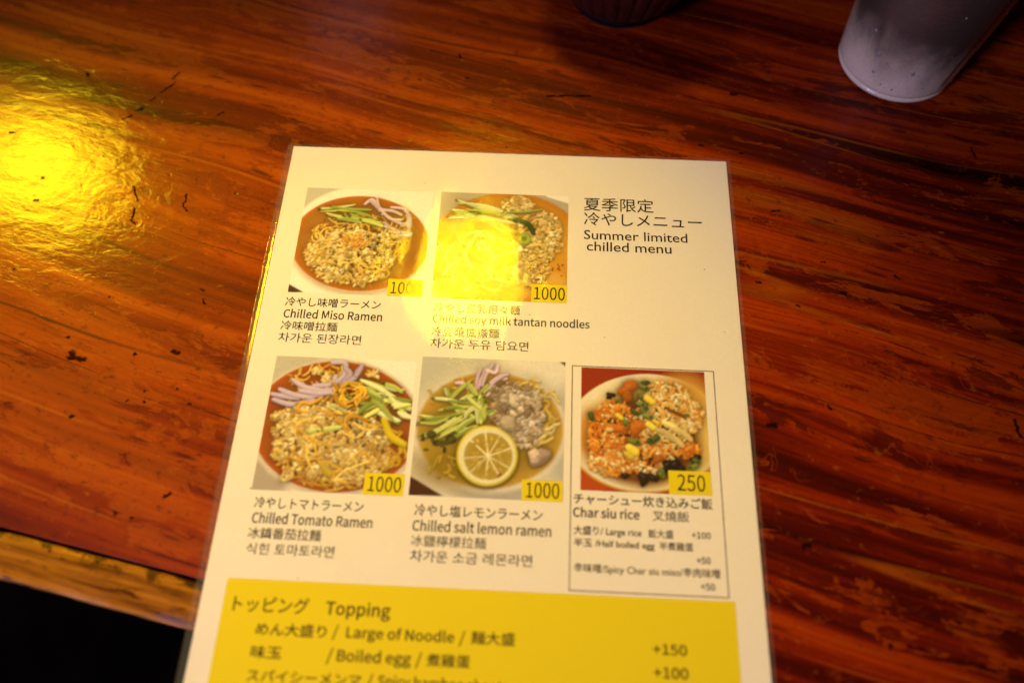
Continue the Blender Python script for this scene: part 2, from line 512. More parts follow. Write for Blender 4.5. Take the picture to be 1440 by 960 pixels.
def art_lemon():
    A = Art([(86, 50), (961, 86), (945, 942), (-2, 900)], 60.9, 60.1, 14, (228, 206, 150))
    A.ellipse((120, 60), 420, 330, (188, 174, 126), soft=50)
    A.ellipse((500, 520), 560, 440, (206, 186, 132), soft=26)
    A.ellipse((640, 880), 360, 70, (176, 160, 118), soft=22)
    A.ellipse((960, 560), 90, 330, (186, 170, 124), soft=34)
    A.ellipse((500, 500), 470, 385, (226, 204, 146), soft=10)
    A.ellipse((497, 492), 450, 368, (158, 120, 26), col2=(196, 146, 40), power=6, soft=6, gloss=0.15)
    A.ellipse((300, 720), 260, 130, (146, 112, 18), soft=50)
    A.noodles(34, (760, 400), 190, 220, 13, [(206, 168, 70), (190, 146, 44), (214, 182, 96)], ring=(0.5, 1.0))
    A.noodles(14, (300, 280), 190, 110, 12, [(206, 160, 50), (190, 140, 40)], ring=(0.3, 1.0))
    A.noodles(8, (250, 720), 160, 80, 13, [(176, 140, 30), (164, 126, 24)], ring=(0.3, 1.0), z=0)
    for p in ([(440, 130), (420, 180), (415, 250)], [(470, 140), (440, 200), (425, 245)], [(520, 95), (480, 150), (450, 230)],
              [(545, 110), (530, 150), (480, 130)], [(600, 185), (540, 230), (480, 290)], [(590, 165), (530, 200), (490, 250)],
              [(610, 160), (560, 170), (500, 210)], [(290, 215), (330, 215), (370, 250)]):
        A.tube(p, 13, (206, 170, 150), 6, edge=(120, 30, 40), flat=0.5, gloss=0.4)
    A.crumbs(60, (590, 280), 80, 70, (16, 34), [(160, 128, 82), (140, 106, 62), (180, 150, 100)], z=4, hump=5)
    A.crumbs(150, (690, 420), 140, 190, (15, 36), [(176, 146, 96), (150, 118, 70), (196, 168, 116), (206, 180, 128)], z=4, hump=6)
    A.crumbs(40, (540, 390), 60, 50, (16, 34), [(140, 108, 64), (160, 128, 82)], z=4, hump=5)
    A.lump((645, 335), 34, (214, 186, 128), 12)
    A.lump((610, 460), 52, (196, 166, 108), 10, rough=0.25)
    A.lump((800, 668), 68, (186, 150, 100), 6, rough=0.3)
    A.lump((770, 655), 40, (206, 170, 120), 9, rough=0.3)
    sticks(A, [(210, 235, 250, 300), (250, 310, 370, 205), (160, 310, 300, 330), (240, 325, 420, 345), (330, 320, 400, 280),
               (380, 220, 420, 300), (490, 225, 440, 300), (200, 368, 350, 372), (80, 410, 250, 440), (100, 450, 330, 390),
               (55, 480, 250, 430), (60, 550, 300, 440), (120, 530, 340, 430), (300, 370, 410, 430), (320, 500, 380, 380),
               (190, 540, 360, 480), (240, 560, 400, 480), (410, 310, 430, 450), (440, 300, 440, 460), (460, 290, 455, 440),
               (470, 420, 530, 380), (340, 430, 420, 350), (280, 520, 400, 430), (370, 300, 440, 380), (480, 330, 460, 440)], 17, z=7)
    A.specks(14, (160, 580), 110, 60, (10, 40), [(80, 74, 20), (60, 50, 14)])
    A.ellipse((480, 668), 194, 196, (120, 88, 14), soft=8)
    A.ellipse((481, 658), 190, 192, (204, 170, 20), z=9, soft=1.5)
    A.ellipse((481, 657), 178, 180, (232, 214, 140), z=10, col2=(226, 200, 100), power=8)
    A.ellipse((487, 662), 149, 147, (166, 128, 26), z=9, col2=(178, 144, 44), power=3, gloss=0.2)
    for k in range(9):
        a = 0.35 + k * 6.283 / 9 + A.rng.normal(0, 0.06)
        A.tube([(487, 662), (487 + 150 * np.cos(a), 662 + 150 * np.sin(a))], 5, (222, 196, 110), 9.5, flat=0.3, taper=0)
    for k in range(70):
        a = A.rng.uniform(0, 6.283)
        f = A.rng.uniform(0.35, 0.9)
        A.tube([(487 + 147 * f * np.cos(a), 662 + 147 * f * np.sin(a)),
                (487 + 147 * (f + .12) * np.cos(a), 662 + 147 * (f + .12) * np.sin(a))], 5, (186, 150, 50), 9.3, flat=0.6)
    A.ellipse((487, 660), 13, 12, (236, 214, 140), z=10)
    A.tube([(548, 785), (565, 770)], 8, (120, 50, 14), 10)
    A.poly([(8, 782), (212, 906), (-6, 902)], (74, 36, 10))
    A.poly([(922, 82), (968, 82), (960, 112)], (92, 80, 56))
    A.poly([(76, 40), (96, 46), (82, 56)], (92, 80, 56))
    return A.finish()

def art_rice():
    A = Art([(111, 53), (959, 88), (1014, 947), (104, 906)], 51.8, 53.3, 15, (146, 26, 4))
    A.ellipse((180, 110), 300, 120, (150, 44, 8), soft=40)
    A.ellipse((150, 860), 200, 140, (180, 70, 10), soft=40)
    A.ellipse((552, 500), 545, 428, (206, 150, 40), soft=3)
    A.ellipse((552, 494), 538, 420, (238, 212, 140), soft=2)
    A.ellipse((620, 500), 480, 385, (222, 176, 70), soft=26)
    A.ellipse((800, 300), 200, 190, (212, 150, 46), soft=40)
    A.ellipse((180, 520), 120, 190, (206, 136, 40), soft=34)
    A.ellipse((540, 560), 390, 320, (130, 70, 16), soft=22)
    OR = [(218, 130, 22), (204, 108, 14), (226, 150, 40), (190, 90, 10)]
    CR = [(232, 192, 96), (222, 172, 70), (236, 204, 120), (212, 150, 50), (214, 130, 30)]
    def grains(n, c, rx, ry, cols, z, hump=8):
        for i in range(int(n * 1.9)):
            a = A.rng.uniform(0, 6.283)
            f = A.rng.uniform(0, 1) ** 0.55
            x, y = c[0] + rx * f * np.cos(a), c[1] + ry * f * np.sin(a)
            t = A.rng.uniform(0, 3.14)
            l = A.rng.uniform(8, 17)
            A.tube([(x - l * np.cos(t), y - l * np.sin(t)), (x + l * np.cos(t), y + l * np.sin(t))],
                   A.rng.uniform(7.5, 12), cols[A.rng.integers(len(cols))], z + hump * (1 - f) + A.rng.uniform(0, 2), gloss=0.3)
    grains(330, (340, 540), 180, 260, OR + OR + CR[:1], 4)
    grains(120, (340, 720), 180, 90, OR + CR, 4)
    grains(330, (690, 420), 210, 270, CR, 5)
    grains(90, (860, 400), 90, 110, CR, 6)
    grains(90, (560, 680), 190, 110, OR + CR, 6)
    grains(60, (860, 640), 70, 60, OR, 4)
    for c, r in (((430, 210), 70), ((500, 470), 52), ((385, 480), 46), ((640, 690), 44), ((450, 560), 40)):
        A.lump(c, r, (176, 90, 14), 11, rough=0.4, gloss=0.2)
    for c in ((760, 560), (740, 470), (820, 520), (700, 520)):
        A.tube([(c[0] - 60, c[1] - 30), (c[0], c[1] - 8), (c[0] + 50, c[1] + 40)], 22, (232, 192, 90), 14, flat=0.6)
    for c, r in (((750, 735), 60), ((700, 740), 40), ((540, 825), 46), ((310, 250), 34), ((900, 690), 40), ((410, 805), 30), ((800, 760), 34), ((610, 825), 34)):
        A.lump(c, r, (40, 24, 8), 6, gloss=0.3)
    for c, r, t in (((552, 160), 24, 0), ((545, 195), 30, .4), ((520, 258), 24, 1.2), ((520, 310), 26, .2), ((556, 325), 26, 1.4), ((482, 368), 26, .6),
                    ((535, 362), 24, 1.0), ((572, 395), 30, .3), ((415, 442), 22, 1.4), ((478, 572), 34, .2), ((612, 556), 36, 2.6), ((180, 395), 28, 1.2),
                    ((885, 745), 30, 2.7), ((905, 705), 24, .4), ((668, 790), 30, 1.3), ((365, 288), 18, 2.6), ((660, 800), 18, .6), ((840, 385), 16, .3)):
        dx, dy = r * 0.7 * np.cos(t), r * 0.7 * np.sin(t)
        r *= 0.8
        g = [(104, 108, 30), (126, 126, 46), (70, 78, 20)][A.rng.integers(3)]
        A.tube([(c[0] - dx, c[1] - dy), (c[0] + dx, c[1] + dy)], r * 0.85, g, 17, edge=(50, 66, 14), taper=0, gloss=0.3)
        A.ellipse((c[0] + dx, c[1] + dy), r * 0.4, r * 0.4, (60, 76, 16), z=16)
    for c, r in (((585, 280), 36), ((592, 460), 32), ((465, 625), 42), ((440, 665), 30), ((375, 395), 26), ((630, 435), 20)):
        A.tube([(c[0] - r * .5, c[1] - r * .3), (c[0] + r * .5, c[1] + r * .4)], r * 0.7, (236, 196, 46), 17, taper=0, flat=0.6)
    A.tube([(710, 350), (770, 370), (830, 405)], 12, (150, 76, 14), 17)
    return A.finish(ao=0.08)
# ---------------------------------------------------------------- materials of the table
TABLE_O = mm(0, 223.4, 0)                       # a point on the table's front edge
TABLE_RZ = -math.atan(0.195)

def tl(u, v):
    """menu millimetres -> table-local metres (x along the front edge, y away from it)"""
    d = mm(u, v) - TABLE_O
    c, s = math.cos(TABLE_RZ), math.sin(TABLE_RZ)
    return (d.x * c + d.y * s, -d.x * s + d.y * c)

def wood_material():
    t = NT('varnished_red_pine')
    co = t.n('TexCoord').outputs['Object']
    sx = t.n('SeparateXYZ', {0: co}).outputs[0]
    right = t.step(sx, -0.10, 0.17)                                      # right is more worn; left carries the lamp's sheen in its colour
    # grain runs a little askew to the front edge and wanders
    wob = t.n('TexNoise', {'Vector': t.mapping(co, (3.2, 5.0, 3.0)), 'Scale': 1.0, 'Detail': 2.0}).outputs['Color']
    off = t.vec('MULTIPLY', t.vec('SUBTRACT', wob, (0.5, 0.5, 0.5)), (0.0, 0.045, 0.0))
    g = t.mapping(t.vec('ADD', co, off), rot=(0, 0, math.radians(4.5)))
    band = t.noise(t.mapping(g, (1.8, 40.0, 2.0)), 1.0, 3.0, 0.55)
    band2 = t.noise(t.mapping(g, (4.0, 130.0, 2.0), loc=(3, 1, 0)), 1.0, 4.0, 0.6)
    fib = t.noise(t.mapping(g, (22.0, 900.0, 10.0)), 1.0, 3.0, 0.6)
    big = t.noise(t.mapping(co, (3.5, 9.5, 2.0), loc=(7, 2, 0)), 1.0, 3.0, 0.5)
    f = t.math('ADD', t.math('MULTIPLY', band, 0.62), t.math('MULTIPLY', band2, 0.38))
    red = t.ramp(f, [(0.39, (0.0114, 0.0004, 0.00010)), (0.46, (0.0712, 0.0027, 0.00020)), (0.515, (0.1995, 0.0122, 0.00040)), (0.59, (0.3610, 0.0355, 0.00070))])
    org_sheen = t.ramp(f, [(0.37, (0.0570, 0.0037, 0.00025)), (0.45, (0.1710, 0.0170, 0.00050)), (0.53, (0.2707, 0.0370, 0.00070)), (0.61, (0.3657, 0.0666, 0.00110))])
    base = t.mix(right, org_sheen, red)  # lamp's yellow sheen painted into the stain as orange towards the left
    # worn stain: ragged paler islands, torn along the grain
    flake = t.noise(t.mapping(g, (30.0, 105.0, 10.0), loc=(1.3, 5.1, 0)), 1.0, 9.0, 0.70, 0.7)
    where = t.noise(t.mapping(g, (5.0, 38.0, 2.0), loc=(6, 3, 0)), 1.0, 2.0, 0.5)
    wsum = t.math('ADD', flake, t.math('ADD', t.math('MULTIPLY', t.math('SUBTRACT', where, 0.5), 0.75), t.math('MULTIPLY', t.math('SUBTRACT', big, 0.5), 0.35)))
    wmask = t.step(wsum, 0.560, 0.585)
    worn = t.mix(right, (0.3800, 0.0777, 0.00200), (0.3230, 0.0414, 0.00100))
    base = t.mix(t.math('MULTIPLY', wmask, t.math('ADD', 0.40, t.math('MULTIPLY', right, 0.30))), base, worn)
    dn = t.noise(t.mapping(g, (22.0, 95.0, 10.0), loc=(9.3, 2.1, 0)), 1.0, 9.0, 0.70, 0.6)
    where2 = t.noise(t.mapping(g, (4.0, 34.0, 2.0), loc=(1, 8, 0)), 1.0, 2.0, 0.5)
    dmask = t.step(t.math('ADD', dn, t.math('MULTIPLY', t.math('SUBTRACT', where2, 0.5), 0.8)), 0.585, 0.615)
    base = t.mix(t.math('MULTIPLY', dmask, t.math('ADD', 0.45, t.math('MULTIPLY', right, 0.30))), base, t.mix(right, (0.1425, 0.0081, 0.00050), (0.0522, 0.0022, 0.00030)))
    # paler ridge lines and dark lines between growth rings
    rn = t.noise(t.mapping(g, (0.9, 30.0, 1.0), loc=(2.7, 8.1, 0)), 1.0, 1.0, 0.4)
    gate = t.noise(t.mapping(g, (9.0, 14.0, 1.0)), 1.0, 3.0)
    ridge = t.math('MULTIPLY', t.step(t.math('ABSOLUTE', t.math('SUBTRACT', rn, 0.52)), 0.0, 0.012, 1.0, 0.0), t.step(gate, 0.40, 0.58))
    base = t.mix(t.math('MULTIPLY', ridge, 0.55), base, (0.3990, 0.0925, 0.00300))
    dline = t.math('MULTIPLY', t.step(t.math('ABSOLUTE', t.math('SUBTRACT', rn, 0.44)), 0.0, 0.012, 1.0, 0.0), t.step(gate, 0.40, 0.56, 1.0, 0.0))
    base = t.mix(t.math('MULTIPLY', dline, 0.75), base, (0.0380, 0.0022, 0.00030))
    base = t.mix(t.math('MULTIPLY', t.step(fib, 0.30, 0.62, 1.0, 0.0), t.math('ADD', 0.14, t.math('MULTIPLY', right, 0.30))), base, (0.0475, 0.0030, 0.00030))
    # squiggly scuffs and short dark dashes in the varnish
    sc1 = t.noise(t.mapping(g, (38.0, 70.0, 20.0), loc=(2, 7, 0)), 1.0, 3.0, 0.55, 1.2)
    sc2 = t.noise(t.mapping(co, (14.0, 22.0, 9.0), loc=(3, 9, 0)), 1.0, 2.0)
    scuff = t.math('MULTIPLY', t.step(t.math('ABSOLUTE', t.math('SUBTRACT', sc1, 0.5)), 0.004, 0.016, 1.0, 0.0), t.step(sc2, 0.50, 0.60))
    base = t.mix(t.math('MULTIPLY', scuff, t.math('ADD', 0.06, t.math('MULTIPLY', right, 0.38))), base, worn)
    vd = t.n('TexVoronoi', {'Vector': t.mapping(g, (38.0, 240.0, 70.0)), 'Scale': 1.0, 'Randomness': 1.0})
    vp = t.n('SeparateColor', {0: vd.outputs['Color']}).outputs[1]
    dash = t.math('MULTIPLY', t.step(vd.outputs['Distance'], 0.10, 0.30, 1.0, 0.0), t.step(vp, 0.80, 0.84))
    base = t.mix(t.math('MULTIPLY', dash, 0.70), base, (0.035, 0.002, 0.0005))
    # small pits and grime scattered everywhere
    vor = t.n('TexVoronoi', {'Vector': t.mapping(co, (85.0, 110.0, 70.0)), 'Scale': 1.0, 'Randomness': 1.0})
    pick = t.n('SeparateColor', {0: vor.outputs['Color']}).outputs[0]
    pit = t.math('MULTIPLY', t.step(vor.outputs['Distance'], 0.03, 0.11, 1.0, 0.0), t.step(pick, 0.88, 0.90))
    dirt = t.noise(co, 260.0, 4.0, 0.7)
    spk = t.noise(t.mapping(g, (150.0, 260.0, 100.0), loc=(5, 5, 0)), 1.0, 5.0, 0.7)
    base = t.mix(t.step(spk, 0.56, 0.70, 0.0, 0.65), base, (0.045, 0.004, 0.0008))
    base = t.mix(t.step(spk, 0.30, 0.42, 0.35, 0.0), base, (0.42, 0.11, 0.004))
    base = t.mix(t.step(dirt, 0.56, 0.72, 0.0, 0.45), base, (0.07, 0.007, 0.001))
    # nicks, cracks and knots with a place of their own: (u0, v0, u1, v1, width mm)
    nicks = [
             (-67.0, -45.2, -69.4, -41.2, 0.6), (-67.8, -37.5, -73.0, -31.6, 0.7), (-75.7, -27.7, -77.1, -25.8, 0.6), (-79.5, -21.0, -82.3, -19.1, 0.6), (-84.3, -15.8, -88.4, -13.3, 0.6), (-38.7, -20.5, -41.7, -17.6, 0.5), (-72.4, 27.2, -68.6, 35.2, 0.55),
             (-68.6, 39.3, -68.7, 45.6, 0.55), (-68.7, 45.6, -66.4, 47.9, 0.55), (-46.4, 30.1, -46.2, 37.0, 0.5), (-46.2, 37.0, -43.9, 39.8, 0.4), (-114.4, -42.2, -113.4, -41.2, 0.9), (-117.0, 37.0, -115.7, 36.9, 0.9), (-141.7, -2.4, -140.2, -2.5, 0.7),
             (-77.6, 116.7, -71.1, 117.1, 1.2), (-77.5, 114.0, -75.5, 116.6, 1.4), (-80.8, 107.0, -80.5, 107.0, 0.9), (-50.2, 113.4, -49.8, 113.8, 0.7), (-34.0, 111.7, -31.4, 112.3, 0.9), (-29.0, 80.7, -27.6, 81.4, 0.5), (-26.2, 86.3, -25.2, 87.7, 0.5),
             (-47.5, 134.6, -47.2, 134.5, 0.7), (-40.8, 135.2, -40.2, 135.2, 0.7), (-41.7, 130.1, -41.7, 130.3, 0.5), (-28.5, 128.9, -28.2, 128.9, 0.5), (-22.1, 135.6, -21.3, 135.3, 0.5), (-69.4, 143.1, -68.5, 143.1, 0.7), (-68.2, 86.4, -67.9, 86.4, 0.5),
             (-115.1, 73.9, -114.8, 74.2, 0.6), (-40.9, 181.4, -40.2, 181.7, 0.8), (-23.3, 175.0, -20.6, 172.9, 0.6), (-34.0, 183.1, -33.1, 183.3, 0.5), (229.7, 27.6, 233.4, 27.0, 0.6), (249.2, 54.6, 250.8, 54.9, 0.6), (256.5, 69.7, 257.6, 70.4, 1.1),
             (219.1, 66.3, 220.6, 66.6, 0.8), (281.1, 60.2, 282.9, 61.3, 0.7), (243.8, 123.7, 244.4, 125.5, 0.6), (217.9, 133.6, 220.8, 133.7, 1.1), (227.0, 182.5, 229.4, 182.1, 1.1), (254.1, 217.8, 255.0, 217.0, 0.7), (319.4, 127.1, 320.1, 134.2, 0.8),
             (215.7, -43.3, 218.5, -43.0, 0.9), (197.7, -9.9, 199.7, -9.6, 0.6), (217.1, -6.4, 218.4, -5.6, 0.6), (329.8, -14.0, 330.9, -8.0, 0.6), (122.9, -37.8, 144.5, -38.8, 0.6), (56.7, -46.3, 57.6, -45.4, 0.6), (81.0, -48.3, 82.2, -47.9, 0.6),
             (76.2, -63.8, 77.1, -61.8, 0.6), (235.6, 77.5, 236.8, 77.8, 0.5)]
    wobn = t.n('TexNoise', {'Vector': co, 'Scale': 420.0, 'Detail': 4.0, 'Roughness': 0.65}).outputs['Color']
    pw = t.vec('ADD', co, t.vec('MULTIPLY', t.vec('SUBTRACT', wobn, (0.5, 0.5, 0.5)), (0.0036, 0.0036, 0)))
    pw = t.vec('MULTIPLY', pw, (1, 1, 0))
    nick = 0.0
    for (u0, v0, u1, v1, w) in nicks:
        a, b = tl(u0, v0), tl(u1, v1)
        ab = (b[0] - a[0], b[1] - a[1], 0)
        L2 = ab[0] ** 2 + ab[1] ** 2 + 1e-12
        src = pw if isinstance(nick, float) else t.vec('ADD', pw, t.math('MULTIPLY', nick, 1e-9))   # one mark after another
        pa = t.vec('SUBTRACT', src, (a[0], a[1], 0))
        h = t.math('MULTIPLY', t.vec('DOT_PRODUCT', pa, ab), 1.0 / L2, clamp=True)
        sc = t.n('VectorMath', {0: ab}, operation='SCALE')
        t.set(sc.inputs['Scale'], h)
        d = t.vec('DISTANCE', pa, sc.outputs[0])
        m = t.step(d, w * 0.0004, w * 0.0015, 1.0, 0.0)
        nick = m if isinstance(nick, float) else t.math('MAXIMUM', nick, m)
    hole = t.math('MAXIMUM', nick, t.math('MULTIPLY', pit, 0.8))
    base = t.mix(t.math('MULTIPLY', hole, 0.92), base, (0.006, 0.002, 0.001))
    # relief of the varnish
    rip = t.noise(t.mapping(co, (70.0, 105.0, 90.0)), 1.0, 5.0, 0.58, 0.5)
    fine = t.noise(t.mapping(g, (300.0, 900.0, 400.0)), 1.0, 4.0, 0.65)
    scr = t.noise(t.mapping(co, (60.0, 1300.0, 40.0), rot=(0, 0, 0.9)), 1.0, 3.0, 0.5)
    hgt = t.math('ADD', t.math('MULTIPLY', rip, 0.85), t.math('ADD', t.math('MULTIPLY', fine, 0.15),
                 t.math('ADD', t.math('MULTIPLY', band2, 0.35), t.math('MULTIPLY', pit, -0.5))))
    hgt = t.math('ADD', hgt, t.math('MULTIPLY', scr, 0.07))
    bmp = t.n('Bump', {'Height': hgt, 'Distance': 0.0008, 'Strength': 0.46}).outputs[0]
    rgh = t.math('ADD', 0.065, t.math('MULTIPLY', dirt, 0.13))
    cw = t.math('SUBTRACT', 0.40, t.math('MULTIPLY', right, 0.30))       # varnish worn thin on the right
    p = t.n('BsdfPrincipled', {'Base Color': base, 'Roughness': 0.50, 'Specular IOR Level': t.math('MULTIPLY', 0.10, t.math('SUBTRACT', 1.0, nick)), 'Normal': bmp,
                               'Coat Weight': t.math('MULTIPLY', cw, t.math('SUBTRACT', 1.0, nick)), 'Coat Roughness': rgh, 'Coat IOR': 1.40, 'Coat Normal': bmp})
    return t.end(p)

def edge_material():
    t = NT('worn_oak_edging')
    co = t.n('TexCoord').outputs['Object']
    g1 = t.noise(t.mapping(co, (14.0, 260.0, 160.0)), 1.0, 5.0, 0.6)
    g2 = t.noise(t.mapping(co, (60.0, 220.0, 160.0), loc=(4, 0, 0)), 1.0, 6.0, 0.7)
    base = t.ramp(g1, [(0.32, (0.07, 0.018, 0.002)), (0.5, (0.27, 0.095, 0.006)), (0.68, (0.46, 0.185, 0.014))])
    base = t.mix(t.step(g2, 0.54, 0.66), base, (0.06, 0.016, 0.002))
    sy = t.n('SeparateXYZ', {0: co}).outputs[1]
    chip = t.noise(t.mapping(co, (70.0, 60.0, 60.0), loc=(2, 2, 0)), 1.0, 6.0, 0.7)
    base = t.mix(t.step(t.math('ADD', t.math('MULTIPLY', sy, 28.0), chip), 0.88, 0.99, 0.0, 0.85), base, (0.025, 0.007, 0.001))     # grime in the joint
    base = t.mix(t.step(chip, 0.30, 0.40, 0.5, 0.0), base, (0.50, 0.21, 0.02))
    bmp = t.n('Bump', {'Height': g2, 'Distance': 0.0008, 'Strength': 0.5}).outputs[0]
    return t.end(t.n('BsdfPrincipled', {'Base Color': base, 'Roughness': 0.38, 'Specular IOR Level': 0.12, 'Normal': bmp}))

M_WOOD = wood_material()
M_EDGE = edge_material()
M_DARKWOOD = plain('dark_stained_wood', (0.02, 0.006, 0.003), 0.6, 0.3)

# ---------------------------------------------------------------- floor
bm = bmesh.new()
bmesh.ops.create_grid(bm, x_segments=2, y_segments=2, size=4.0)
ft = NT('dark_floor')
fc = ft.n('TexCoord').outputs['Object']
fcol = ft.ramp(ft.noise(fc, 9.0, 5.0), [(0.35, (0.0015, 0.001, 0.0008)), (0.7, (0.005, 0.0025, 0.0016))])
M_FLOOR = ft.end(ft.n('BsdfPrincipled', {'Base Color': fcol, 'Roughness': 0.9, 'Specular IOR Level': 0.02}))
floor = link('floor', mesh_of(bm, 'floor'), M_FLOOR)
floor.location = (0, 0, -0.74)
floor['kind'] = 'structure'

# ---------------------------------------------------------------- table
table = thing('wooden_table', 'worn red stained wooden table with glossy varnish and a pale edging strip along its front', 'table', (TABLE_O.x, TABLE_O.y, 0), TABLE_RZ)

def bevel_box(x0, x1, y0, y1, z0, z1, bev=0.002, seg=3, cuts=0):
    bm = bmesh.new()
    vs = [bm.verts.new((x, y, z)) for z in (z0, z1) for y in (y0, y1) for x in (x0, x1)]
    for f in ((0, 2, 3, 1), (4, 5, 7, 6), (0, 1, 5, 4), (2, 6, 7, 3), (0, 4, 6, 2), (1, 3, 7, 5)):
        bm.faces.new([vs[i] for i in f])
    bmesh.ops.bevel(bm, geom=list(bm.edges), offset=bev, segments=seg, profile=0.5, affect='EDGES')
    return bm

W = 0.0178                                        # width of the edging strip
me = mesh_of(bevel_box(-0.75, 0.85, W, 0.62, -0.034, 0.0, 0.00012), 'tabletop', True)
link('tabletop', me, M_WOOD, table)
# edging strip: long worn bar, its top edges rounded and slightly uneven
bm = bmesh.new()
sect = [(0.0, -0.036), (0.0, -0.0022), (0.0001, -0.0017), (0.0004, -0.0013), (0.0009, -0.0011), (0.0013, -0.00105), (0.0050, -0.0009), (0.0100, -0.0008), (0.0148, -0.0009),
        (0.0162, -0.0012), (0.0171, -0.0022), (0.0174, -0.0045), (0.0174, -0.036)]
NX = 420
rows = []
for i in range(NX + 1):
    x = -0.75 + 1.6 * i / NX
    row = []
    for k, (y, z) in enumerate(sect):
        e = mnoise.noise(Vector((x * 55, k * 0.35, 3))) * 0.0008 + mnoise.noise(Vector((x * 210, k * 0.6, 8))) * 0.0005
        on = 1.0 if 1 <= k <= 11 else 0.0
        row.append(bm.verts.new((x, y + e * on * (0.8 if k < 4 or k > 6 else 0), z + on * min(0.0, e) * 1.3)))
    rows.append(row)
for a, b in zip(rows, rows[1:]):
    for k in range(len(sect)):
        k2 = (k + 1) % len(sect)
        bm.faces.new((a[k], a[k2], b[k2], b[k]))
bm.faces.new(rows[0])
bm.faces.new(rows[-1])
link('edge_strip', mesh_of(bm, 'edge_strip', True), M_EDGE, table)
link('apron', mesh_of(bevel_box(-0.65, 0.75, 0.05, 0.07, -0.10, -0.034, 0.001), 'apron'), M_DARKWOOD, table)

# ---------------------------------------------------------------- laminated menu
_p = NT('menu_paper')
_c = _p.n('TexCoord').outputs['Object']
_col = _p.ramp(_p.noise(_c, 900.0, 3.0), [(0.3, (0.80, 0.77, 0.71)), (0.7, (0.83, 0.80, 0.74))])
_col = _p.mix(_p.step(_p.noise(_p.mapping(_c, (22, 14, 10)), 1.0, 4.0, 0.6), 0.45, 0.75, 0.0, 0.5), _col, (0.79, 0.745, 0.64))   # faint staining
for (_u, _v, _r) in ((10.8, 169.5, 0.35), (118.4, 87.4, 0.3), (151.0, 97.0, 0.25), (203.0, 92.0, 0.25), (66.0, 19.0, 0.25), (35.0, 203.0, 0.25), (196.0, 61.0, 0.3)):
    _d = _p.vec('DISTANCE', _p.vec('MULTIPLY', _c, (1, 1, 0)), (_u / 1000, -_v / 1000, 0))
    _col = _p.mix(_p.step(_d, _r * 0.0006, _r * 0.0013, 0.85, 0.0), _col, (0.05, 0.03, 0.015))                                 # print specks
M_PAPER = _p.end(_p.n('BsdfPrincipled', {'Base Color': _col, 'Roughness': 0.8, 'Specular IOR Level': 0.15}))
M_INK = plain('black_print', (0.022, 0.014, 0.008), 0.8, 0.1)
M_INKBROWN = plain('brown_print', (0.06, 0.022, 0.01), 0.8, 0.1)
M_YELLOW = plain('yellow_print', (0.74, 0.62, 0.006), 0.8, 0.15)
_t = NT('printed_photo')
M_PRINT = _t.end(_t.n('BsdfPrincipled', {'Base Color': _t.n('Attribute', attribute_name='print').outputs['Color'], 'Roughness': 0.8, 'Specular IOR Level': 0.1}))

def film_material():
    t = NT('laminate_film')
    co = t.n('TexCoord').outputs['Object']
    wv = t.noise(t.mapping(co, (60.0, 20.0, 20.0)), 1.0, 1.5, 0.4, 0.4)
    sm = t.noise(t.mapping(co, (230.0, 160.0, 100.0)), 1.0, 3.0, 0.6)
    h = t.math('ADD', wv, t.math('MULTIPLY', sm, 0.06))
    nb = t.n('Bump', {'Height': h, 'Distance': 0.0012, 'Strength': 0.42}).outputs[0]
    fr = t.n('Fresnel', {'IOR': 1.34, 'Normal': nb}).outputs[0]
    smear = t.noise(t.mapping(co, (45.0, 30.0, 20.0), rot=(0, 0, 0.6)), 1.0, 5.0, 0.65)
    gl = t.n('BsdfGlossy', {'Color': (1, 1, 1), 'Roughness': t.step(smear, 0.3, 0.7, 0.06, 0.17), 'Normal': nb})
    tr = t.n('BsdfTransparent', {'Color': (0.985, 0.975, 0.94)})
    geo = t.n('NewGeometry').outputs['Backfacing']
    f = t.math('MULTIPLY', fr, t.math('SUBTRACT', 1.0, geo))
    su = t.n('SeparateXYZ', {0: co})
    rim = t.math('MAXIMUM', t.step(su.outputs[0], -0.0006, 0.0, 1.0, 0.0), t.math('MAXIMUM', t.step(su.outputs[0], 0.2100, 0.2106), t.step(su.outputs[1], 0.0, 0.0006)))
    hz = t.n('MixShader', {0: t.math('ADD', 0.012, t.math('MULTIPLY', rim, 0.022)), 1: tr, 2: t.n('BsdfDiffuse', {'Color': (0.7, 0.68, 0.6)})})
    mx = t.n('MixShader', {0: f, 1: hz, 2: gl})
    return t.end(mx)
M_FILM = film_material()

menu = thing('laminated_menu', "white laminated menu sheet with food photos, lying over the front edge of the wooden table", 'menu', mm(0, 0, 0))
Z_PAPER = 0.42

def rect_mesh(u0, v0, u1, v1, z, name, zthick=0.0):
    bm = bmesh.new()
    top = [bm.verts.new(mm(u, v, z)) for u, v in ((u0, v1), (u1, v1), (u1, v0), (u0, v0))]
    bm.faces.new(top)
    if zthick:
        bot = [bm.verts.new(p.co - Vector((0, 0, zthick / 1000))) for p in top]
        bm.faces.new(list(reversed(bot)))
        for i in range(4):
            j = (i + 1) % 4
            bm.faces.new((top[j], top[i], bot[i], bot[j]))
    return mesh_of(bm, name)

link('paper_sheet', rect_mesh(0, 0, 210, 297, Z_PAPER, 'paper_sheet', 0.12), M_PAPER, menu)

